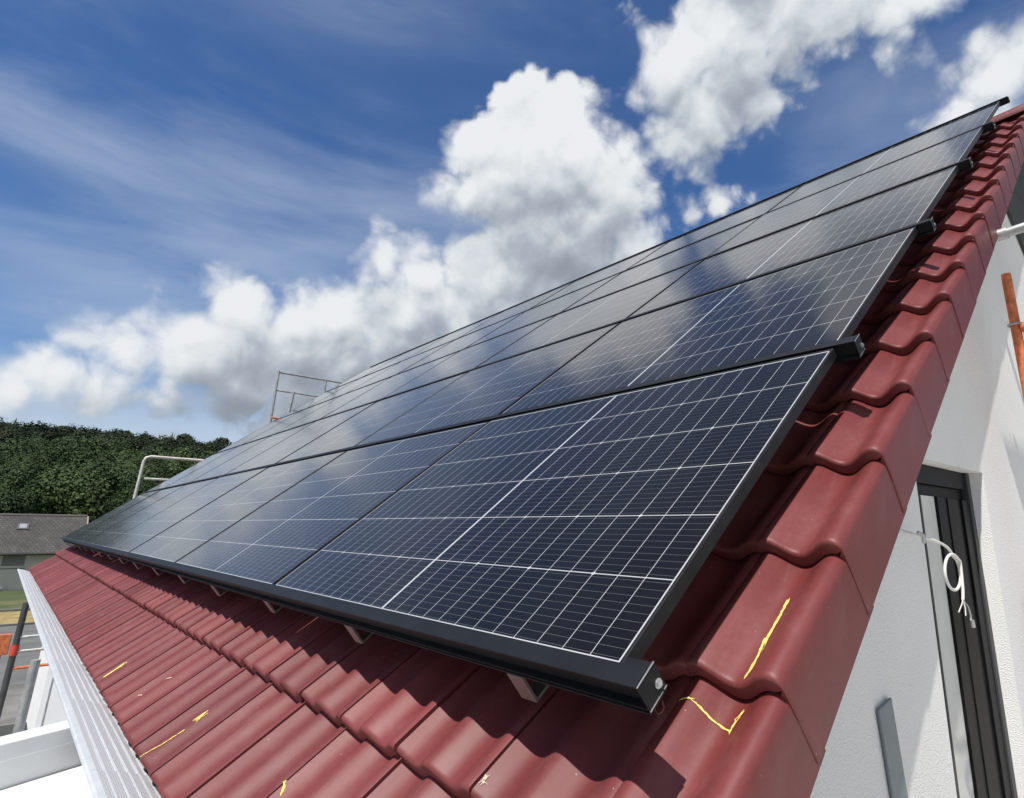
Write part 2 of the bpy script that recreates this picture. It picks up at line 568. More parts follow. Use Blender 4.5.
# ------------------------------------------------------------------ roof frame: x along the eave, y up the slope, z out of the roof
TH = math.radians(39.2)
ROOF = Matrix.Rotation(TH, 4, 'X')
def rw(x, y, z): return ROOF @ Vector((x, y, z))
GROUND = -5.2
ZC = -0.163          # crest level of the tiles under the glass plane
V0, DV = 0.148, 0.342
SEAM, DU = 0.0367, 0.2985       # seams at u = SEAM + k DU
NCOL = 41
K0, K1 = -2, 16      # courses
AMP = 0.030
def prof(x):         # tile surface below the crest at roof x
    u = -x
    c = 0.5 - 0.5 * math.cos(2 * math.pi * (u - 0.055) / (DU / 2))
    return -AMP * (c ** 0.85)
def vprof(x):        # verge tile: its own two waves, lying 3 mm higher
    c = 0.5 - 0.5 * math.cos(2 * math.pi * (-x - 0.024) / 0.15)
    return 0.003 - 0.038 * (c ** 0.9)

# ---- setting: ground
def ground():
    m, t, p = new_mat("ground cover")
    c = N(t, 'ShaderNodeTexCoord')
    n1 = noise(t, c.outputs['Object'], 0.25, 6, 0.6)
    n2 = noise(t, c.outputs['Object'], 3.0, 5, 0.65)
    gr = mixc(t, mapr(t, n2.outputs['Fac'], 0.3, 0.7), (0.035, 0.055, 0.014), (0.075, 0.095, 0.03))
    gr = mixc(t, mapr(t, n1.outputs['Fac'], 0.45, 0.7), gr, (0.13, 0.12, 0.05))
    t.links.new(gr, p.inputs['Base Color'])
    p.inputs['Roughness'].default_value = 0.95
    b = MB()
    S = 3000
    b.quad((-S, -S, GROUND), (S, -S, GROUND), (S, S, GROUND), (-S, S, GROUND))
    tag(b.build('ground', m), kind='structure')
    # strip of dry grass
    m2, t2, p2 = new_mat("dry grass")
    c = N(t2, 'ShaderNodeTexCoord')
    n2 = noise(t2, c.outputs['Object'], 1.6, 7, 0.7)
    t2.links.new(mixc(t2, mapr(t2, n2.outputs['Fac'], 0.35, 0.65), (0.20, 0.155, 0.055), (0.36, 0.27, 0.11)), p2.inputs['Base Color'])
    p2.inputs['Roughness'].default_value = 0.95
    b = MB()
    b.quad((-55, -60, GROUND + .004), (-47.3, -60, GROUND + .004), (-47.3, 60, GROUND + .004), (-55, 60, GROUND + .004))
    tag(b.build('dry_grass_verge', m2), kind='structure')
    asph = simple("worn asphalt", (0.13, 0.13, 0.125), 0.9, 0, 0.25, 0.6)
    b = MB()
    b.quad((-47.3, -60, GROUND + .008), (-30, -60, GROUND + .008), (-30, 60, GROUND + .008), (-47.3, 60, GROUND + .008))
    tag(b.build('road', asph), kind='structure')
    b = MB()
    b.box((-55.35, -60, GROUND - .1), (-55, 60, GROUND + .14))
    b.box((-47.4, -60, GROUND - .1), (-47.25, 60, GROUND + .12))
    tag(b.build('kerb', simple("kerb stone", (0.16, 0.155, 0.145), 0.9, 0, 0.2, 3)), kind='structure')
    pav = simple("yard paving", (0.17, 0.165, 0.15), 0.9, 0, 0.35, 1.3)
    b = MB()
    b.quad((-29.9, -30, GROUND + .012), (-8, -30, GROUND + .012), (-8, 14, GROUND + .012), (-29.9, 14, GROUND + .012))
    tag(b.build('yard', pav), kind='structure')
    b = MB()  # unseen pale ground added to bounce sunlight onto the gable wall
    b.quad((-7.9, -14, GROUND + .016), (30, -14, GROUND + .016), (30, 30, GROUND + .016), (-7.9, 30, GROUND + .016))
    tag(b.build('bounce_ground', simple('pale bounce ground', (0.52, 0.50, 0.46), 0.95, 0, 0.15, 3)), kind='structure')
ground()

# ---- setting: wooded hill
def hill_h(x, y):
    d = -x
    tt = np.clip((d - 105) / 300.0, 0, 1)
    h = 41.0 * (tt ** 0.85)
    h = h + 2.0 * np.sin(y * 0.021 + 1.0) * tt + 1.2 * np.sin(y * 0.05 + d * 0.013) * tt
    # skyline falls a little to the right
    h = h - (np.clip(y, -50, 150) - 25) * 0.035 * tt
    return h + GROUND
def hill():
    xs = np.linspace(-100, -560, 40); ys = np.linspace(-330, 330, 60)
    b = MB()
    for i, x in enumerate(xs):
        for y in ys:
            b.v.append((float(x), float(y), float(hill_h(x, y)) - 0.4))
    ny = len(ys)
    for i in range(len(xs) - 1):
        for j in range(ny - 1):
            b.f.append((i * ny + j, (i + 1) * ny + j, (i + 1) * ny + j + 1, i * ny + j + 1)); b.mi.append(0)
    tag(b.build('hill', simple("forest floor", (0.018, 0.024, 0.010), 0.95, 0, 0.4, 0.05), smooth=60), kind='structure')
hill()

def leaf_mat():
    m, t, p = new_mat("foliage")
    at = N(t, 'ShaderNodeAttribute')
    at.attribute_name = 'leaf'
    at.attribute_type = 'GEOMETRY'
    t.links.new(at.outputs['Color'], p.inputs['Base Color'])
    p.inputs['Roughness'].default_value = 0.75
    p.inputs['Specular IOR Level'].default_value = 0.25
    return m
M['leaf'] = leaf_mat()
M['bark'] = simple("bark", (0.06, 0.045, 0.032), 0.9, 0, 0.3, 4)

def crown_faces(cx, cy, cz, r, h, n, conifer, base, ks=1.0):
    """n leaf clumps (small bent quads) spread through a crown with lobes; returns verts (n*4,3), colours (n,3)"""
    if conifer:
        tt = rng.random(n) ** 0.7                     # 1 at bottom
        ang = rng.random(n) * 2 * np.pi
        layer = 0.75 + 0.25 * np.sign(np.sin(tt * 26 + rng.random() * 6))
        rad = r * tt * layer * (0.55 + 0.45 * rng.random(n))
        px = cx + rad * np.cos(ang); py = cy + rad * np.sin(ang); pz = cz + h * (1 - tt)
        nx = np.cos(ang) * 0.7; ny = np.sin(ang) * 0.7; nz = 0.7 + 0 * ang
        size = r * 0.24 * (0.4 + 0.8 * rng.random(n)) * (0.35 + tt)
    else:
        k = rng.integers(5, 9)
        lob = rng.normal(0, 1, (k, 3)); lob /= np.linalg.norm(lob, axis=1)[:, None]
        lob *= (0.35 + 0.35 * rng.random(k))[:, None]
        lob[:, 2] = np.abs(lob[:, 2]) * 0.9 - 0.1
        lr = 0.42 + 0.25 * rng.random(k)
        w = rng.integers(0, k, n)
        d = rng.normal(0, 1, (n, 3)); d /= np.linalg.norm(d, axis=1)[:, None]
        d[:, 2] = np.where(d[:, 2] < -0.4, -d[:, 2], d[:, 2])
        q = lob[w] + d * (lr[w] * (0.72 + 0.33 * rng.random(n)))[:, None]
        px = cx + q[:, 0] * r; py = cy + q[:, 1] * r; pz = cz + h * 0.45 + q[:, 2] * h * 0.5
        nx, ny, nz = d[:, 0], d[:, 1], d[:, 2] + 0.25
        size = r * 0.17 * (0.5 + rng.random(n))
    size = size * ks
    nrm = np.stack([nx, ny, nz], 1) + rng.normal(0, 0.35, (n, 3))
    nrm /= np.linalg.norm(nrm, axis=1)[:, None]
    ref = rng.normal(0, 1, (n, 3))
    a = np.cross(nrm, ref); a /= np.linalg.norm(a, axis=1)[:, None] + 1e-9
    b = np.cross(nrm, a)
    P = np.stack([px, py, pz], 1)
    V = np.stack([P + a * size[:, None], P + b * (size * 0.8)[:, None] - nrm * (size * .3)[:, None], P - a * size[:, None], P - b * (size * 0.8)[:, None] - nrm * (size * .3)[:, None]], 1)
    colr = np.array(base)[None, :] * (0.65 + 0.7 * rng.random(n))[:, None]
    return V.reshape(-1, 3), colr

def leaves_object(name, blocks, parent=None, world=None):
    V = np.concatenate([b[0] for b in blocks]); C = np.concatenate([b[1] for b in blocks])
    nf = len(V) // 4
    me = bpy.data.meshes.new(name)
    me.vertices.add(len(V)); me.vertices.foreach_set('co', V.astype(np.float32).ravel())
    me.loops.add(nf * 4); me.loops.foreach_set('vertex_index', np.arange(nf * 4, dtype=np.int32))
    me.polygons.add(nf); me.polygons.foreach_set('loop_start', np.arange(0, nf * 4, 4, dtype=np.int32))
    a = me.attributes.new('leaf', 'FLOAT_COLOR', 'FACE')
    a.data.foreach_set('color', np.concatenate([C, np.ones((nf, 1))], 1).astype(np.float32).ravel())
    me.update(calc_edges=True)
    return link(name, me, M['leaf'], parent, world)

def forest():
    blocks = []
    for i in range(3900):
        x = -116 - 335 * rng.random() ** 1.15
        y = rng.uniform(-160, 260)
        d = -x
        z = float(hill_h(x, y))
        f = (d - 105) / 300
        az = math.degrees(math.atan2(y - CAM.y, x - CAM.x)) % 360
        inview = 165 < az < 183.5
        con = rng.random() < (0.25 if f > 0.5 else 0.03)
        rr = rng.uniform(3.0, 6.0) if not con else rng.uniform(2.0, 3.0)
        hh = rng.uniform(7.5, 14.5) if not con else rng.uniform(10, 14)
        if f > 0.34:  # upper trees darker: cloud shadow put into the leaf colour
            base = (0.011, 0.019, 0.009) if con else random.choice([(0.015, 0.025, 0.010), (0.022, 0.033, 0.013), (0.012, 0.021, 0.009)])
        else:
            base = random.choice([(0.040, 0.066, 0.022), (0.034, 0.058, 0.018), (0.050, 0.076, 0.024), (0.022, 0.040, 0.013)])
        cnt = (2900 if d < 180 else (1800 if d < 240 else (950 if d < 330 else 380))) if inview else (260 if 155 < az < 190 else 60)
        k = (0.24 if d < 180 else (0.34 if d < 240 else 0.5)) if inview else 1.0
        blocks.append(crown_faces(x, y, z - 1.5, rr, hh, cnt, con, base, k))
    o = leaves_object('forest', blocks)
    tag(o, "dense green mixed forest covering the hillside behind the houses", "forest", kind='stuff')
forest()

# trees of the skyline that stand out one by one
def skyline_tree(az, el, dist, con, r, h, label):
    a = math.radians(az)
    x, y = CAM.x + dist * math.cos(a), CAM.y + dist * math.sin(a)
    top = CAM.z + dist * math.tan(math.radians(el))
    base = top - h - 2.0
    root = empty('pine_tree' if con else 'tree', label, 'tree', Tr(x, y, base), 'trees along the skyline of the hill')
    b = MB()
    b.tube([(0, 0, 0), (0, 0, h * .5), (0.1, 0, h + 1.0)], [0.28, 0.2, 0.05], 7)
    b.build('trunk', M['bark'], root, Tr(x, y, base))
    blk = crown_faces(0, 0, 2.0, r, h, 420, con, (0.014, 0.026, 0.011) if con else (0.024, 0.040, 0.014))
    leaves_object('crown', [blk], root, Tr(x, y, base))
SK = [(-179.3, 6.95, 1, "dark spruce on the skyline at the far left edge of the hill"),
      (178.6, 6.75, 0, "round dark treetop on the skyline left of the gap in the wood"),
      (176.7, 6.75, 0, "broad round treetop on the skyline right of the gap in the wood"),
      (174.6, 6.95, 0, "wide double treetop on the skyline above the curved guardrail"),
      (171.05, 7.15, 0, "tallest bushy round tree on the skyline close to the panels"),
      (171.9, 6.9, 1, "slim pointed spruce on the skyline beside the tallest bushy tree"),
      (168.6, 7.0, 0, "last small tree on the skyline before the panel edge")]
for az, el, con, lb in SK:
    skyline_tree(az, el, 400, con, 3.0 if con else 4.6, 12 if con else 10, lb)

# ------------------------------------------------------------------ neighbour house
def neighbour():
    R = empty('neighbour_house', "pale house with dark grey tiled roof and small skylight in front of the wood", 'house', Tr(-73, -6, GROUND))
    X0, Y0, Y1 = -72.6, -22.0, 5.05
    ZE, ZR = -1.95, 0.93
    wm = simple("old beige render", (0.56, 0.53, 0.48), 0.9, 0, 0.15, 0.7)
    b = MB()
    b.box((X0 - 10, Y0 + .3, GROUND), (X0, Y1 - .4, ZE - .05))
    # gables
    for y in (Y1 - .4, Y0 + .3):
        i = len(b.v)
        b.v += [(X0, y, ZE - .05), (X0 - 10, y, ZE - .05), (X0 - 5, y, ZR - .15)]
        b.f.append((i, i + 1, i + 2)); b.mi.append(0)
    b.build('wall', wm, R)
    m, t, p = new_mat("dark grey roof tiles")
    c = N(t, 'ShaderNodeTexCoord')
    br = N(t, 'ShaderNodeTexBrick')
    br.inputs['Scale'].default_value = 1.0
    br.inputs['Brick Width'].default_value = 0.30
    br.inputs['Row Height'].default_value = 0.36
    br.inputs['Mortar Size'].default_value = 0.03
    br.inputs['Color1'].default_value = (0.050, 0.047, 0.044, 1)
    br.inputs['Color2'].default_value = (0.078, 0.073, 0.067, 1)
    br.inputs['Mortar'].default_value = (0.030, 0.029, 0.028, 1)
    s = N(t, 'ShaderNodeSeparateXYZ'); t.links.new(c.outputs['Object'], s.inputs[0])
    cv = N(t, 'ShaderNodeCombineXYZ')
    t.links.new(s.outputs[1], cv.inputs[0]); t.links.new(math_n(t, 'MULTIPLY', s.outputs[0], 1.15), cv.inputs[1])
    t.links.new(cv.outputs[0], br.inputs['Vector'])
    nn = noise(t, c.outputs['Object'], 0.6, 5, 0.6)
    t.links.new(mixc(t, 1.0, br.outputs[0], mapr(t, nn.outputs['Fac'], 0.3, 0.7, 0.75, 1.3, False), 'MULTIPLY'), p.inputs['Base Color'])
    p.inputs['Roughness'].default_value = 0.85
    b = MB()
    for sgn in (1, -1):
        xe = X0 - 5 + sgn * 5.7; xr = X0 - 5
        zlow = ZE - 0.25
        for k in range(1):
            P = [(xe, Y0, zlow), (xe, Y1, zlow), (xr, Y1, ZR), (xr, Y0, ZR)]
            Q = [(q[0], q[1], q[2] - .16) for q in P]
            b.quad(*(P if sgn > 0 else P[::-1])); b.quad(*(Q[::-1] if sgn > 0 else Q))
            b.quad(P[0], Q[0], Q[1], P[1]); b.quad(P[1], Q[1], Q[2], P[2]); b.quad(P[0], P[3], Q[3], Q[0])
    roof = b.build('roof', m, R)
    b = MB(); b.tube([(X0 - 5, Y0, ZR), (X0 - 5, Y1, ZR)], 0.13, 8)
    b.build('ridge', simple("ridge tile", (0.11, 0.10, 0.09), 0.85, 0, .2, 2), roof)
    b = MB()
    b.box((-.06, 0, -.1), (.06, 7.0, .10))
    # pale verge trim
    sl_ = math.atan2(ZR - (ZE - .25), 5.7)
    b = MB()
    T = Tr(X0 + .7, Y1, ZE - .25) @ Matrix.Rotation(sl_, 4, 'Y')
    b.box((-6.4, 0, -.14), (0, .10, .05), T=T)
    b.build('verge_board', simple("weathered verge board", (0.30, 0.26, 0.20), 0.8, 0, .2, 2), roof)
    # skylight lying in the front slope
    def on_slope(y, z):
        k = (z - (ZE - .25)) / (ZR - (ZE - .25))
        return (X0 + .7 - 5.7 * k, y, z)
    ys, zs = 0.68, -0.10
    c0 = on_slope(ys, zs)
    T = Tr(*c0) @ Matrix.Rotation(sl_, 4, 'Y')
    b = MB(); b.box((-.50, -.38, -.02), (.50, .38, .10), T=T)
    fr = b.build('skylight', simple("skylight frame", (0.10, 0.10, 0.10), 0.5), roof)
    b = MB(); b.box((-.36, -.24, .10), (.36, .24, .115), T=T)
    b.build('pane', simple("bright skylight glass", (0.30, 0.31, 0.32), 0.25), fr)
    # gutter under the eave and openings in the wall
    b = MB(); b.tube([(X0 + .75, Y0, ZE - .36), (X0 + .75, Y1, ZE - .36)], 0.09, 8)
    b.build('gutter', simple("dark gutter", (0.03, 0.03, 0.03), 0.6), R)
    b = MB(); b.box((X0 + .002, -1.0, GROUND + .35), (X0 + .03, -.25, GROUND + 1.0))
    w = b.build('window', simple("dark pane", (0.02, 0.022, 0.025), 0.2), R)
    b = MB(); b.box((X0 + .002, -1.4, GROUND + .12), (X0 + .2, .35, GROUND + .30))
    b.build('sill', M['white_paint'], w)
    b = MB(); b.box((X0 + .002, -0.7, ZE - 1.55), (X0 + .04, 1.4, ZE - 1.50))
    b.build('wall_ledge', simple("dark ledge", (0.06, 0.06, 0.06), 0.8), R)
    b = MB(); b.box((X0 + .002, -.1, ZE - 1.30), (X0 + .03, 1.3, ZE - .45))
    b.build('shutter', simple("grey shutter", (0.20, 0.205, 0.205), 0.7, 0, .05), R)
neighbour()

# ------------------------------------------------------------------ the house
HOUSE = empty('house', "white rendered house with dark red tiled gable roof carrying the solar panels", 'house', Tr(-6.2, 4.8, GROUND))
RIDGE_V = V0 + DV * (K1 + 1) + 0.06
# stations along a tile from its nose up: (s, dz)
TL = DV + 0.035
STN = [(0.0, -0.0335), (0.0, -0.010), (0.0022, -0.0042), (0.007, -0.0008), (0.014, 0.0), (0.06, 0.0), (0.18, 0.0), (TL, 0.0)]
TILT = 0.037 / DV
def tile_field():
    V, F, tint = [], [], []
    for k in range(K0, K1 + 1):
        y0 = V0 + DV * k
        for j in range(NCOL):
            j_ = j
            xl = -(SEAM + DU * (j + 1)) + 0.0015
            xr = -(SEAM + DU * j) - 0.0082
            NS = 26 if j < 14 else (16 if j < 26 else 12)
            xs = np.linspace(xl, xr, NS + 1)
            dy = rng.normal(0, 0.0012); dz = rng.normal(0, 0.0008); sk = rng.normal(0, 0.0012)
            tv = float(np.clip(0.5 + rng.normal(0, 0.28), 0, 1))
            if k == K0: dz += 0.0
            i0 = len(V)
            st = STN
            for (s, d) in st:
                for x in xs:
                    q = (x - xl) / (xr - xl)
                    zz = ZC + prof(x) + d + dz - TILT * s
                    # left edge dips under its neighbour, right edge rolls over it
                    if q > 0.985: zz -= 0.0025
                    V.append((x, y0 + s + dy + sk * (q - .5), zz))
            # right hand edge wall
            for (s, d) in st:
                V.append((xr, y0 + s + dy + sk * .5, ZC + prof(xr) + d + dz - TILT * s - 0.020))
            n = NS + 1
            for a in range(len(st) - 1):
                for c in range(NS):
                    F.append((i0 + a * n + c, i0 + a * n + c + 1, i0 + (a + 1) * n + c + 1, i0 + (a + 1) * n + c)); tint.append(tv)
                e0 = i0 + len(st) * n
                F.append((i0 + a * n + NS, e0 + a, e0 + a + 1, i0 + (a + 1) * n + NS)); tint.append(tv * .6)
    me = bpy.data.meshes.new('roof')
    me.from_pydata(V, [], F)
    me.shade_smooth()
    me.set_sharp_from_angle(angle=math.radians(42))
    a = me.attributes.new('tint', 'FLOAT', 'FACE')
    a.data.foreach_set('value', np.array(tint, dtype=np.float32))
    return link('roof', me, M['tile'], HOUSE, ROOF)
ROOF_OB = tile_field()

def verge_mesh(mirror=False):
    """one verge tile: two waves and a flap hanging down over the gable; local y=0 at the nose"""
    xl = -0.046
    out = []
    for x in np.linspace(xl, 0.128, 30):
        out.append((x, vprof(x)))
    zc = vprof(0.128)
    for a in np.linspace(12, 90, 7):
        r_ = 0.022
        out.append((0.1282 + r_ * math.sin(math.radians(a)), zc - r_ + r_ * math.cos(math.radians(a)) ))
    xf = out[-1][0]
    for x, z in ((xf - .0005, -0.07), (xf - .003, -0.13), (xf - .006, -0.192)):
        out.append((x, z))
    xf_i = xf - 0.020
    inner = [(xf_i, -0.192), (xf_i, -0.05)]
    V, F = [], []
    loops = []
    no = len(out)
    allp = out + inner
    for (s, d) in STN:
        idx = []
        for i, (x, z) in enumerate(allp):
            low = 0.0 if i < 36 else min(1.0, (i - 36) / 3.0)
            if i >= no: low = 1.0 if i == no else 0.2
            wn_ = 1.0 if i < 31 else max(0.0, (37 - i) / 6.5)
            zz = z + d * wn_ - TILT * s * (1 - .68 * low)
            yy = s
            xx = x
            if i >= 31:
                # flap: the nose rounding turns inward instead of down
                xx = x + (d * .20 * (1 - wn_) if i < no else 0) + 0.0045 * (1 - s / TL) * (1 - wn_)
            V.append((xx, yy, ZC + zz)); idx.append(len(V) - 1)
        loops.append(idx)
    for a in range(len(loops) - 1):
        for i in range(len(allp) - 1):
            F.append((loops[a][i], loops[a][i + 1], loops[a + 1][i + 1], loops[a + 1][i]))
    # front edge of the flap
    l = loops[0]
    f0 = 36
    F.append((l[no - 1], l[no - 2], l[no + 1], l[no]))
    F.append((l[no - 2], l[no - 3], l[no - 4], l[no + 1]))
    if mirror:
        V = [(-12.36 - x, y, z) for x, y, z in V]
        F = [tuple(reversed(f)) for f in F]
    me = bpy.data.meshes.new('verge_tile')
    me.from_pydata(V, [], F)
    me.shade_smooth()
    me.set_sharp_from_angle(angle=math.radians(50))
    at = me.attributes.new('tint', 'FLOAT', 'FACE')
    at.data.foreach_set('value', np.full(len(F), 0.5, dtype=np.float32))
    me.materials.append(M['tile'])
    return me
vm, vmm = verge_mesh(), verge_mesh(True)
for k in range(K0, K1 + 1):
    for me in (vm, vmm):
        o = link('verge_tile', me, None, ROOF_OB, ROOF @ Tr(rng.normal(0, .0006), V0 + DV * k + rng.normal(0, .0012), rng.normal(0, .0006)))

# ridge caps: overlapping tapered half rounds
def ridge_mesh():
    b = MB()
    R0, R1, L = 0.108, 0.100, 0.37
    for (x, r, zz) in ((0, R0, 0), (.03, R0, 0), (.034, R0 - .008, 0), (L, R1 - .008, -0.004)):
        for a in range(13):
            t = math.pi * (-0.06 + 1.12 * a / 12)
            b.v.append((-x, r * math.cos(t), r * math.sin(t) * .9 + zz))
    for s in range(3):
        for a in range(12):
            b.f.append((s * 13 + a, s * 13 + a + 1, (s + 1) * 13 + a + 1, (s + 1) * 13 + a)); b.mi.append(0)
    i = len(b.v)
    b.f.append(tuple(range(13))); b.mi.append(0)
    me = b.mesh('ridge_cap', 45)
    at = me.attributes.new('tint', 'FLOAT', 'FACE')
    at.data.foreach_set('value', np.full(len(me.polygons), 0.5, dtype=np.float32))
    me.materials.append(M['tile'])
    return me
rc = ridge_mesh()
ridge_p = rw(0, RIDGE_V, ZC)
for i in range(37):
    link('ridge_cap', rc, None, ROOF_OB, Tr(0.19 - i * 0.34, ridge_p.y, ridge_p.z - 0.055))

# rear slope and the roof deck under the tiles
deckm = simple("roof underlay", (0.05, 0.05, 0.05), 0.9)
b = MB()
b.box((-12.36, -0.50, -0.30), (0.06, RIDGE_V, -0.235))
b.build('roof_deck', deckm, HOUSE, ROOF)
REAR = Tr(0, ridge_p.y, ridge_p.z) @ Matrix.Rotation(math.pi - 0, 4, 'Z') @ Matrix.Rotation(TH, 4, 'X')
b = MB()
b.box((-0.16, -6.6, -0.16), (12.55, -0.02, -0.03))
b.build('rear_roof', M['tile'], HOUSE, REAR)

# ---- gable wall with the window opening (sheet with reveals)
XW = 0.05
KW = 1.0303                          # distances on the wall seen from the camera
def wy(y): return -0.739 + (y + 0.739) * KW
def wz(z): return 0.205 + (z - 0.205) * KW
WY0, WY1, WZ1, WZ0 = wy(1.212), wy(1.945), wz(0.428), -1.9
YS, YN = 0.06, 2 * ridge_p.y - 0.06
def roof_under(y):                    # underside of the roof at the wall
    yy = y if y <= ridge_p.y else 2 * ridge_p.y - y
    return (yy * math.sin(TH) - 0.25) / math.cos(TH)
def wall():
    b = MB()
    def strip(y0, y1, z0):
        b.quad((XW, y0, z0), (XW, y1, z0), (XW, y1, roof_under(y1)), (XW, y0, roof_under(y0)))
    strip(YS, WY0, GROUND); strip(WY0, WY1, WZ1); strip(WY1, ridge_p.y, GROUND); strip(ridge_p.y, YN, GROUND)
    b.quad((XW, WY0, GROUND), (XW, WY1, GROUND), (XW, WY1, WZ0), (XW, WY0, WZ0))
    D = 0.14
    # reveals
    b.quad((XW, WY1, WZ0), (XW - D, WY1, WZ0), (XW - D, WY1, WZ1), (XW, WY1, WZ1))
    b.quad((XW, WY0, WZ0), (XW, WY0, WZ1), (XW - D, WY0, WZ1), (XW - D, WY0, WZ0))
    b.quad((XW, WY0, WZ1), (XW, WY1, WZ1), (XW - D, WY1, WZ1), (XW - D, WY0, WZ1))
    b.quad((XW, WY0, WZ0), (XW - D, WY0, WZ0), (XW - D, WY1, WZ0), (XW, WY1, WZ0))
    b.build('gable_wall', M['stucco'], HOUSE)
    b = MB()
    b.quad((XW, YS, GROUND), (XW, YS, roof_under(YS)), (-12.3, YS, roof_under(YS)), (-12.3, YS, GROUND))
    b.quad((-12.3, YS, GROUND), (-12.3, YS, roof_under(YS)), (-12.3, ridge_p.y, roof_under(ridge_p.y)), (-12.3, ridge_p.y, GROUND))
    b.quad((-12.3, ridge_p.y, GROUND), (-12.3, ridge_p.y, roof_under(ridge_p.y)), (-12.3, YN, roof_under(YN)), (-12.3, YN, GROUND))
    b.quad((-12.3, YN, GROUND), (-12.3, YN, roof_under(YN)), (XW, YN, roof_under(YN)), (XW, YN, GROUND))
    b.build('outer_wall', M['stucco'], HOUSE)
    # window in the opening
    b = MB()
    for (y0, y1, x) in ((1.548, 1.62, 0.016), (1.62, 1.665, 0.009), (1.665, 1.775, 0.013), (1.775, 1.83, 0.006), (1.83, 1.905, 0.014)):
        b.box((-0.085, wy(y0), WZ0 + .002), (x - .02, wy(y1) - .001, wz(0.322)))
    b.box((-0.085, wy(1.22), wz(0.362)), (-0.008, wy(1.905), wz(0.424))); b.box((-0.085, wy(1.22), wz(0.323)), (-0.024, wy(1.905), wz(0.3615)))
    wf = b.build('window_frame', M['anthracite'], HOUSE, bevel=0.002)
    b = MB(); b.box((-0.08, wy(1.906), WZ0 + .003), (0.0, wy(1.943), wz(0.426)))
    b.build('guide_rail', simple("grey shutter guide", (0.05, 0.052, 0.055), 0.5, spec=.25), wf)
    b = MB(); b.box((-0.07, wy(1.245), WZ0 + .004), (-0.014, wy(1.546), wz(0.322)))  # pale colour stands for the bright reflection in the window glass
    b.build('pale_pane', M['pane_reflection'], wf)
    b = MB(); b.box((-0.0138, wy(1.395), WZ0 + .004), (-0.010, wy(1.408), wz(0.322)))
    b.build('seal', simple("dark seal", (0.06, 0.06, 0.06), 0.8), wf)
    b = MB(); b.box((-0.07, wy(1.225), WZ0 + .004), (-0.04, wy(1.244), wz(0.322)))
    b.build('joint', simple("dark joint", (0.05, 0.05, 0.05), 0.8), wf)
wall()
# grey metal bar leaning on the wall under the verge
b = MB()
T = Tr(XW + 0.004, wy(0.797), wz(-0.178)) @ Matrix.Rotation(math.radians(9), 4, 'X')
b.box((0.0, -0.040, -0.62), (0.007, 0.040, 0.0), T=T)
o = b.build('metal_bar', M['grey_bar'], None, bevel=0.002)
tag(o, "flat grey metal bar fixed upright on the white gable wall below the verge tiles", 'metal bar')

# ---- gutter and leaf guard
GX0, GX1 = -12.4, 0.35
b = MB()
NS = 14
cy_, cz_, rg = -0.365, -0.47, 0.062
for x in (GX0, GX1):
    for i in range(NS + 1):
        a = math.pi + math.pi * 0.70 * i / NS
        b.v.append((x, cy_ + rg * math.cos(a), cz_ + rg * math.sin(a)))
for i in range(NS):
    b.f.append((i, i + 1, NS + 2 + i, NS + 1 + i)); b.mi.append(0)
b.tube([(GX0, cy_ - rg, cz_ + .002), (GX1, cy_ - rg, cz_ + .002)], 0.008, 8)
GUT = b.build('gutter', M['zinc'], HOUSE, smooth=50)
b = MB()
x = GX0
k = 0
gl, gr = (-0.425, -0.462), (-0.245, -0.528)
def gp(q): return (gl[0] + (gr[0] - gl[0]) * q, gl[1] + (gr[1] - gl[1]) * q + 0.006 * math.sin(q * math.pi))
# guard pieces, slightly overlapping each other
b = MB(); rb = MB()
x = GX1
while x > GX0 + .3:
    x2 = max(GX0, x - 1.0)
    dz = rng.normal(0, .0012)
    n = 10
    for i in range(n):
        y0, z0 = gp(i / n); y1, z1 = gp((i + 1) / n)
        b.quad((x2, y0, z0 + dz + .003), (x, y0, z0 + dz), (x, y1, z1 + dz), (x2, y1, z1 + dz + .003))
    for q in (0.02, 0.18, 0.34, 0.49, 0.63, .75):
        y0, z0 = gp(q)
        w = 0.0075 if q == 0.02 else 0.0017
        rb.box((x2, y0 - w, z0 + dz - .003), (x - .004, y0 + w, z0 + dz + .0040))
    
    x = x2
LG = b.build('leaf_guard', M['guard'], GUT)
rb.build('guard_rib', M['zinc'], GUT)

# ---- white side wall of the bay below the gutter and its flat roof
bay = MB()
T = Tr(-2.53, -0.44, 0) @ Matrix.Rotation(math.radians(25), 4, 'Z')
bay.box((-0.10, -2.2, -1.0), (0.0, 0.3, -0.556), T=T)
BW = bay.build('bay_wall', M['white_paint'], HOUSE, bevel=.003)
b = MB(); b.box((-0.102, -2.2, -0.60), (0.0045, 0.3, -0.541), T=T)
b.build('coping', M['white_paint'], BW, bevel=.004)
b = MB(); b.box((0.002, -2.2, -0.75), (1.6, 0.28, -0.69), T=T)
b.build('bay_roof', M['membrane'], HOUSE)
b = MB(); b.box((-2.60, -1.6, GROUND), (-0.9, 0.055, -0.76))
b.build('bay_base', M['stucco'], HOUSE)
T2 = Tr(-4.6, -0.355, 0) @ Matrix.Rotation(math.radians(-24), 4, 'Z')
b = MB(); b.box((-0.1, 0.0, GROUND), (0.0, 0.50, -0.55), T=T2)
SW = b.build('side_wall', M['white_paint'], HOUSE)
b = MB()
for yy in (0.03,):
    b.box((0.0005, yy, GROUND + .1), (0.004, yy + .006, -0.56), T=T2)
b.build('groove', M['galv'], SW)

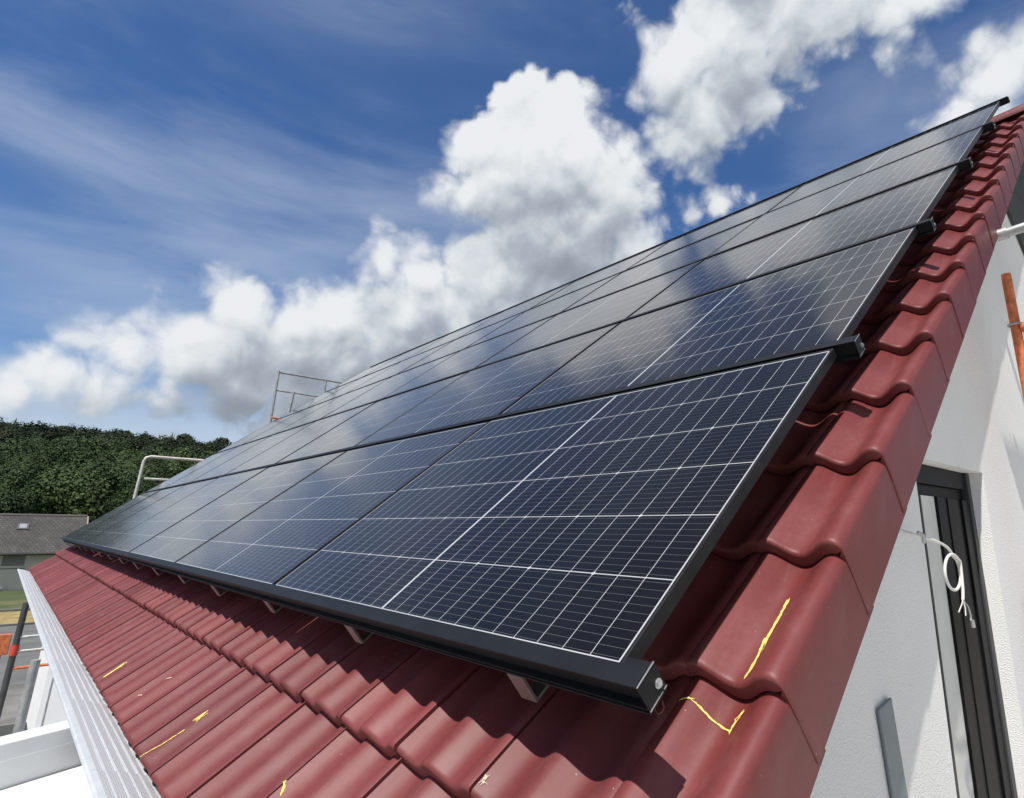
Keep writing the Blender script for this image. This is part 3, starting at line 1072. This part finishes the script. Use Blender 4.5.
# ------------------------------------------------------------------ crayon marks on the tiles
def surf(u, v):
    k = math.floor((v - V0) / DV)
    s = v - (V0 + DV * k)
    return ZC + (vprof(-u) if u < 0.045 else prof(-u)) - TILT * s
def stroke(b, pts, width, n=1, jit=0.0):
    for _ in range(n):
        P = [(u + random.gauss(0, jit), v + random.gauss(0, jit)) for u, v in pts]
        Q = []
        for a, c in zip(P[:-1], P[1:]):
            m = max(2, int(math.hypot(a[0] - c[0], a[1] - c[1]) / 0.006))
            Q += [(a[0] + (c[0] - a[0]) * i / m + random.gauss(0, .0007), a[1] + (c[1] - a[1]) * i / m + random.gauss(0, .0007)) for i in range(m)]
        Q.append(P[-1])
        W = [width * (0.35 + 0.9 * random.random()) for _ in Q]
        for i in range(len(Q) - 1):
            if random.random() < 0.06: continue
            (u0, v0), (u1, v1) = Q[i], Q[i + 1]
            L = math.hypot(u1 - u0, v1 - v0) + 1e-9
            nu, nv = -(v1 - v0) / L, (u1 - u0) / L
            off = 0.0022 if width < 0.008 else 0.007
            c = []
            for (u, v, s, w) in ((u0, v0, -1, W[i]), (u1, v1, -1, W[i + 1]), (u1, v1, 1, W[i + 1]), (u0, v0, 1, W[i])):
                uu, vv = u + nu * s * w / 2, v + nv * s * w / 2
                c.append((-uu, vv, surf(uu, vv) + off))
            b.quad(*c)
def mark(pts, width, n, jit, pale=False):
    b = MB()
    stroke(b, pts, width, n, jit)
    b.build('crayon_mark', M['chalk_pale' if pale else 'chalk'], ROOF_OB, ROOF)
b = MB()
stroke(b, [(-0.0586, 0.3798), (-0.0614, 0.3158), (-0.0638, 0.2511), (-0.0685, 0.1959), (-0.0669, 0.166)], 0.0022, 7, 0.0022)
stroke(b, [(-0.0536, 0.2655), (-0.065, 0.2272), (-0.0703, 0.1807)], 0.0015, 2, 0.0015)
b.build('crayon_mark', M['chalk'], ROOF_OB, ROOF)
b = MB()
stroke(b, [(0.0353, 0.0924), (0.0185, 0.101), (-0.0023, 0.0948), (-0.0267, 0.0897), (-0.051, 0.0835), (-0.0629, 0.0825)], 0.0018, 3, 0.0010)
stroke(b, [(-0.0609, 0.0783), (-0.0643, 0.0951), (-0.0643, 0.1102), (-0.0642, 0.1256)], 0.0018, 5, 0.0026)
stroke(b, [(0.0353, 0.0924), (0.012, 0.1029)], 0.0015, 2, 0.002)
b.build('crayon_mark', M['chalk'], ROOF_OB, ROOF)
mark([(1.6942, -0.529), (1.6828, -0.4755), (1.6768, -0.4185)], 0.0022, 2, 0.0015)
mark([(1.6793, -0.3893), (1.6852, -0.3696), (1.685, -0.3494), (1.679, -.38)], 0.0016, 5, 0.004)
mark([(2.9954, -0.5041), (3.0002, -0.4147)], 0.004, 2, 0.003)
mark([(2.397, -0.4538), (2.2781, -0.3487)], 0.0024, 2, 0.002, True)
mark([(0.9156, -0.3716), (0.9233, -0.3573), (0.9304, -0.3551), (0.9328, -0.349)], 0.002, 3, 0.002)
mark([(0.3262, -0.1774), (0.326, -0.1583), (0.329, -.168), (.322, -.170)], 0.0012, 3, 0.003, True)

# ------------------------------------------------------------------ solar panels
LP, HP = PW + 0.0365, 1.174
PAN = empty('solar_panel', "", 'solar panel', ROOF, 'solar panels on the red tiled roof')
X0, X1, Y0, Y1 = -PW - 0.008, 0.008, -0.010, PH + 0.010
b = MB()
b.quad((-PW - .001, -.001, 0), (.001, -.001, 0), (.001, PH + .001, 0), (-PW - .001, PH + .001, 0))
b.build('glass_laminate', M['cell'], PAN, ROOF)
b = MB()
b.quad((-PW, 0, -.006), (-PW, PH, -.006), (0, PH, -.006), (0, 0, -.006))
b.build('backsheet', M['frame_black'], PAN, ROOF)
b = MB()
b.box((0.0005, Y0, -.027), (X1, Y1, .0018)); b.box((X0, Y0, -.027), (-PW - .0005, Y1, .0018))
b.box((-PW - .0004, Y0, -.027), (0.0004, -.0005, .0016)); b.box((-PW - .0004, PH + .0005, -.027), (0.0004, Y1, .0016))
b.build('frame', M['frame_black'], PAN, ROOF, bevel=.0007)
ROWN = ["bottom", "second lowest", "middle", "second highest", "top"]
COLN = ["beside the near verge", "second from the near verge", "third from the near verge", "in the centre of its row", "third from the far end", "second from the far end", "at the far left end"]
for r in range(5):
    for c in range(7):
        o = PAN if (r == 0 and c == 0) else copy_tree(PAN)
        o.matrix_basis = ROOF @ Tr(-LP * c + rng.normal(0, .0008), HP * r, rng.normal(0, .0006)) @ Matrix.Rotation(rng.normal(0, .0008), 4, 'X') @ Matrix.Rotation(rng.normal(0, .0006), 4, 'Y')
        o["label"] = "solar panel %s, %s row" % (COLN[c], ROWN[r])

# ------------------------------------------------------------------ black insertion rails
XR0, XR1 = -(6 * LP + PW) - 0.064, 0.062
def rail(r):
    y = HP * r
    name = ["black mounting rail along the lower edge of the solar array", "black rail between bottom and second panel rows", "black rail between second and middle panel rows",
            "black rail between middle and fourth panel rows", "black rail between fourth and top panel rows", "black rail along the upper edge of the solar array"][r]
    R = empty('mounting_rail', name, 'rail', ROOF @ Tr(0, y, 0), 'black rails holding the solar panels')
    W = ROOF @ Tr(0, y, 0)
    b = MB()
    if r == 5:
        b.box((XR0, -0.046, -0.046), (XR1, -0.013, 0.0026)); b.box((XR0, -0.062, .0022), (XR1, -.0461, .013)); b.box((XR0, -0.046, .0027), (XR1, -.040, .013))
        lo, hi = -0.050, -0.010
    else:
        b.box((XR0, -0.036, 0.0022), (XR1, 0.0 - .0012, 0.005))      # flange over the panel edge
        b.box((XR0, -0.020, -0.046), (XR1, -0.012, 0.0021))          # web
        b.box((XR0, -0.033, -0.053), (XR1, 0.013, -0.0431))          # foot
        b.box((XR0, -0.036, -0.0505), (XR1, -0.0331, -0.047))
        b.box((0.0085, -0.0119, -0.046), (XR1, 0.013, 0.0021))       # stub past the last panel
        lo, hi = -0.035, 0.014
    b.build('profile', M['black_rail'], R, W, bevel=.0006)
    b = MB()
    b.box((XR1 + .0004, lo, -0.045), (XR1 + 0.003, hi, 0.004))
    cap = b.build('end_cap', M['black_rail'], R, W, bevel=.0008)
    b = MB()
    b.box((XR1 + .0030, lo, 0.0022), (XR1 + 0.0040, hi, 0.0040)); b.box((XR1 + .0030, lo, -0.0450), (XR1 + 0.0040, hi - .012, -0.0436))
    b.box((XR1 + .0030, hi - .008, -0.0450), (XR1 + 0.0040, hi, -0.0436))
    b.build('cut_edge', M['bare_alu'], cap, W)
    b = MB()
    b.tube([(XR1 + .003, hi - .012, -.028), (XR1 + .0075, hi - .012, -.028)], 0.0058, 6)
    b.tube([(XR1 + .003, hi - .012, -.028), (XR1 + .0042, hi - .012, -.028)], 0.0078, 12)
    b.build('bolt', M['steel'], cap, W)
for r in range(6):
    rail(r)

# roof hooks under the bottom rail
def hook():
    R = empty('roof_hook', "", 'roof hook', ROOF, 'metal roof hooks under the bottom rail')
    m = simple("dull hook steel", (0.24, 0.21, 0.19), 0.45, 0.6, 0.15, 30)
    b = MB()
    b.box((-0.024, -0.034, -0.116), (0.024, -0.028, -0.0540))
    b.build('front_plate', m, R, ROOF, bevel=.001)
    b = MB()
    b.box((-0.022, -0.0279, -0.116), (0.024, 0.16, -0.110))
    b.build('foot', m, R, ROOF, bevel=.001)
    b = MB()
    b.box((-0.018, 0.03, -0.1099), (0.020, 0.10, -0.0540))
    b.build('spacer', M['bare_alu'], R, ROOF)
    return R
HK = hook()
ORD = ["first", "second", "third", "fourth", "fifth", "sixth", "seventh", "eighth", "ninth", "tenth", "eleventh", "twelfth", "thirteenth", "fourteenth", "fifteenth", "last"]
for i in range(16):
    o = HK if i == 0 else copy_tree(HK)
    o.matrix_basis = ROOF @ Tr(-(0.285 + 0.79 * i), rng.normal(0, .002), 0)
    o["label"] = "bent metal roof hook under the bottom rail, %s counted from the near verge" % ORD[i]

# thin loose wire behind the bottom rail end
b = MB()
pts = [(-0.045, 0.045, -.150), (-0.033, 0.036, -.151), (-0.024, 0.031, -.152), (-0.018, 0.036, -.151), (-0.018, 0.044, -.150), (-.03, .056, -.150)]
b.tube(pts, 0.0012, 6)
o = b.build('wire', simple("brown wire", (0.16, 0.09, 0.06), 0.6), None, ROOF, smooth=60)
tag(o, "thin brown loose wire lying on the tile under the near rail end", 'wire')

# ------------------------------------------------------------------ white cable on the gable wall
b = MB()
def arc(cx, cy, cz, ry, rz, a0, a1, n, x):
    return [(x, cy + ry * math.cos(a), cz + rz * math.sin(a)) for a in np.linspace(a0, a1, n)]
CX = 0.105
pts = [(XW - .01, 1.05, 0.220), (XW + .012, 1.07, 0.207), (CX - .01, 1.106, 0.193), (CX, 1.20, 0.179), (CX, 1.275, 0.166)]
loop = [(CX + .008 * i / 29, 1.305 + 0.074 * math.sin(a), 0.090 + 0.050 * math.cos(a)) for i, a in enumerate(np.linspace(0.45, 2 * math.pi + 1.1, 30))]
tail = [(CX + .008, 1.362, 0.050), (CX + .008, 1.354, 0.026), (CX + .008, 1.345, 0.010)]
def smooth_path(P, m=5):
    P = [Vector(p) for p in P]
    out = []
    for i in range(len(P) - 1):
        p0, p1, p2, p3 = P[max(i - 1, 0)], P[i], P[i + 1], P[min(i + 2, len(P) - 1)]
        for k in range(m):
            t = k / m
            out.append(0.5 * ((2 * p1) + (p2 - p0) * t + (2 * p0 - 5 * p1 + 4 * p2 - p3) * t * t + (3 * p1 - p0 - 3 * p2 + p3) * t ** 3))
    return out + [P[-1]]
b.tube(smooth_path(pts + [(CX, 1.312, 0.153)] + loop + tail), 0.0043, 8)
CB = b.build('cable', M['cable_white'], None, smooth=60)
tag(CB, "white cable tied in a loop hanging in front of the dark window", 'cable')
for pts, r, mm in (([(CX + .008, 1.345, .010), (CX + .01, 1.32, -.002), (CX + .01, 1.285, -.019)], 0.0018, 'cable_white'),
                   ([(CX + .008, 1.345, .010), (CX + .01, 1.350, -.012), (CX + .01, 1.345, -.033)], 0.0018, 'cable_white'),
                   ([(CX + .008, 1.345, .010), (CX + .01, 1.380, -.012), (CX + .01, 1.392, -.038), (CX + .01, 1.385, -.05)], 0.0024, 'galv')):
    b = MB(); b.tube(pts, r, 6)
    if mm == 'galv':
        b.tube([(CX + .01, 1.398, -.050), (CX + .01, 1.402, -.070)], 0.006, 8)
    b.build('wire_end', M[mm], CB, smooth=60)
b = MB()
b.tube([(CX - .01, 1.098, .203), (CX, 1.112, .194), (CX - .005, 1.122, .176)], 0.006, 8)
b.build('cable_clip', M['galv'], CB, smooth=60)

# ------------------------------------------------------------------ scaffold at the near gable
def ring(b, p, r, rr, axis='z'):
    pts = []
    for i in range(16):
        a = 2 * math.pi * i / 16
        pts.append((p[0] + r * math.cos(a), p[1] + r * math.sin(a), p[2]))
    b.tube(pts, rr, 8, closed=True)
S = empty('scaffold', "rusty orange and grey tube scaffold standing beside the white gable wall", 'scaffold', Tr(0.5, 2.3, GROUND))
b = MB(); b.tube([(0.2, 2.32, GROUND), (0.2, 2.32, 1.345)], 0.0205, 16)
st = b.build('standard', M['orange'], S, smooth=60)
b = MB(); ring(b, (0.2, 2.32, 1.10), 0.026, 0.006)
b.build('collar', M['galv'], st, smooth=60)
b = MB()
b.box((0.225, 2.308, 0.92), (0.40, 2.332, 1.085))
b.tube([(0.33, 2.30, 1.00), (0.33, 2.29, 1.00)], .022, 10)
b.build('gusset_plate', M['orange'], S, bevel=.004)
b = MB(); b.tube([(0.22, 2.32, 1.085), (1.0, 2.32, 1.085)], 0.022, 14)
b.build('transom', M['orange'], S, smooth=60)
b = MB(); b.tube([(0.085, 2.62, 1.672), (1.15, 2.62, 1.712)], 0.0242, 16)
pl = b.build('ledger', M['galv'], S, smooth=60)
b = MB(); b.tube([(0.14, 2.62, 1.674), (0.19, 2.62, 1.676)], 0.031, 14)
b.build('coupler', M['galv'], pl, smooth=60)
b = MB()
for i in range(2):
    b.box((0.62 + .23 * i, 0.9, 2.22), (0.84 + .23 * i, 4.9, 2.265))
b.build('deck', M['plank'], S)
b = MB(); b.box((0.45, 1.39, 2.66), (0.53, 1.85, 2.69))  # unseen board added to cast the shadow patch on the wall
b.build('shadow_board', M['plank'], S)
# dark flat sheet on the upper gable
b = MB()
py = [(3.42, 2.31), (4.75, 1.53), (5.6, 2.6), (4.85, 3.3)]
for x in (XW + .003, XW + .022):
    b.v += [(x, y, z) for y, z in py]
b.f += [(0, 3, 2, 1), (4, 5, 6, 7), (0, 1, 5, 4), (1, 2, 6, 5), (2, 3, 7, 6), (3, 0, 4, 7)]; b.mi += [0] * 6
b.build('gable_dark_sheet', M['plank'], HOUSE)
for x, y in ((0.75, 0.52), (0.80, 0.60), (0.95, 2.32), (0.95, 4.8)):
    b = MB(); b.tube([(x, y, GROUND), (x, y, 3.4)], 0.0242, 12)
    b.build('standard', M['galv'], S, smooth=60)
b = MB(); b.tube([(0.30, 4.8, GROUND), (0.30, 4.8, 3.2)], 0.0242, 12)
b.build('standard', M['galv'], S, smooth=60)
b = MB(); b.tube([(0.80, 0.60, 3.2), (0.95, 4.8, 3.2)], 0.0242, 12); b.build('guardrail', M['galv'], S, smooth=60)

# ------------------------------------------------------------------ scaffold guardrails at the far gable
def far_rail(label, X, ya, yb, zb, zt, zm, bend, mat, posts=(), extra=False):
    R = empty('scaffold_guardrail', label, 'guardrail', Tr(X, ya, zb))
    b = MB()
    dz = -0.012
    if bend:
        pts = [(X, ya - .03, zb - 1.2), (X, ya - .02, zb), (X, ya, zt - .09), (X, ya + .025, zt - .025), (X, ya + .09, zt)] + [(X, yb, zt - .01)]
        b.tube(pts, 0.026, 10)
        b.build('tube', mat, R, smooth=60)
    else:
        b.tube([(X, ya, zb - .3), (X, ya, zt)], 0.026, 10)
        b.build('post', mat, R, smooth=60)
        b = MB(); b.tube([(X, ya, zt - .03), (X, yb, zt - .03)], 0.022, 10)
        b.build('top_rail', M['orange'] if False else mat, R, smooth=60)
    b = MB(); b.tube([(X, ya + (.06 if bend else 0), zm), (X, yb, zm)], 0.022 if bend else .017, 10)
    b.build('middle_rail', mat, R, smooth=60)
    for (y, z0, z1) in posts:
        b = MB(); b.tube([(X, y, z0), (X, y, z1)], 0.024, 10); b.build('post', mat, R, smooth=60)
    if extra:
        b = MB(); b.tube([(X + .1, ya + .27, zb - .2), (X + .1, ya + .33, zb + .62)], [0.035, 0.03], 10)
        b.build('coupler_tube', M['galv'], R, smooth=60)
        b = MB(); b.tube([(X, ya + .0, zb + .03), (X + .05, ya + .16, zb + .02), (X + .1, ya + .34, zb + .1)], 0.024, 8)
        b.build('bracket', M['orange'], R)
far_rail("pale bent tube guardrail low at the far verge in front of the wood", -13.2, 0.90, 2.6, 0.6, 1.42, 1.015, True, M['galv_light'])
far_rail("grey square scaffold guardrail standing against the clouds above the far verge", -13.2, 2.88, 4.6, 2.38, 3.43, 3.0, False, M['galv'], posts=[(3.87, 2.6, 3.40)], extra=True)

# ------------------------------------------------------------------ scaffold below the eave, far left
S2 = empty('scaffold', "dark tube scaffold with orange bracket standing below the gutter at the left", 'scaffold', Tr(-7.2, -.6, GROUND))
b = MB(); b.tube([(-7.3, -0.43, GROUND), (-7.3, -0.43, -0.5)], 0.0242, 12)
b.build('standard', simple("dark tube", (0.07, 0.072, 0.075), .5, .3, .3, 12), S2, smooth=60)
b = MB(); b.tube([(-4.6, -0.425, GROUND), (-4.6, -0.425, -0.60)], 0.0242, 12)
b.build('standard', M['galv'], S2, smooth=60)
for z in (-0.80, -0.92, -1.06):
    b = MB(); b.tube([(-7.3, -0.43, z), (-7.25, -0.12, z + .01)], 0.013, 8)
    b.build('rung', M['galv'] if z != -1.06 else M['orange'], S2, smooth=60)
b = MB()
b.box((-7.62, -0.70, -0.98), (-7.58, -0.46, -0.80)); b.box((-7.62, -.60, -1.08), (-7.585, -.5, -.981))
b.build('bracket_plate', M['orange'], S2, bevel=.006)
b = MB(); b.tube([(-7.3, -0.43, -.95), (-7.3, -0.43, -.86)], 0.03, 12)
b.build('coupler', simple("bright red coupler", (0.55, 0.06, 0.03), 0.5), S2, smooth=60)
b = MB()
b.box((-8.9, -0.62, -1.92), (-6.6, -0.12, -1.87)); b.box((-9.0, -0.62, -2.22), (-6.6, -.1, -2.16))
b.build('deck', M['plank'], S2)
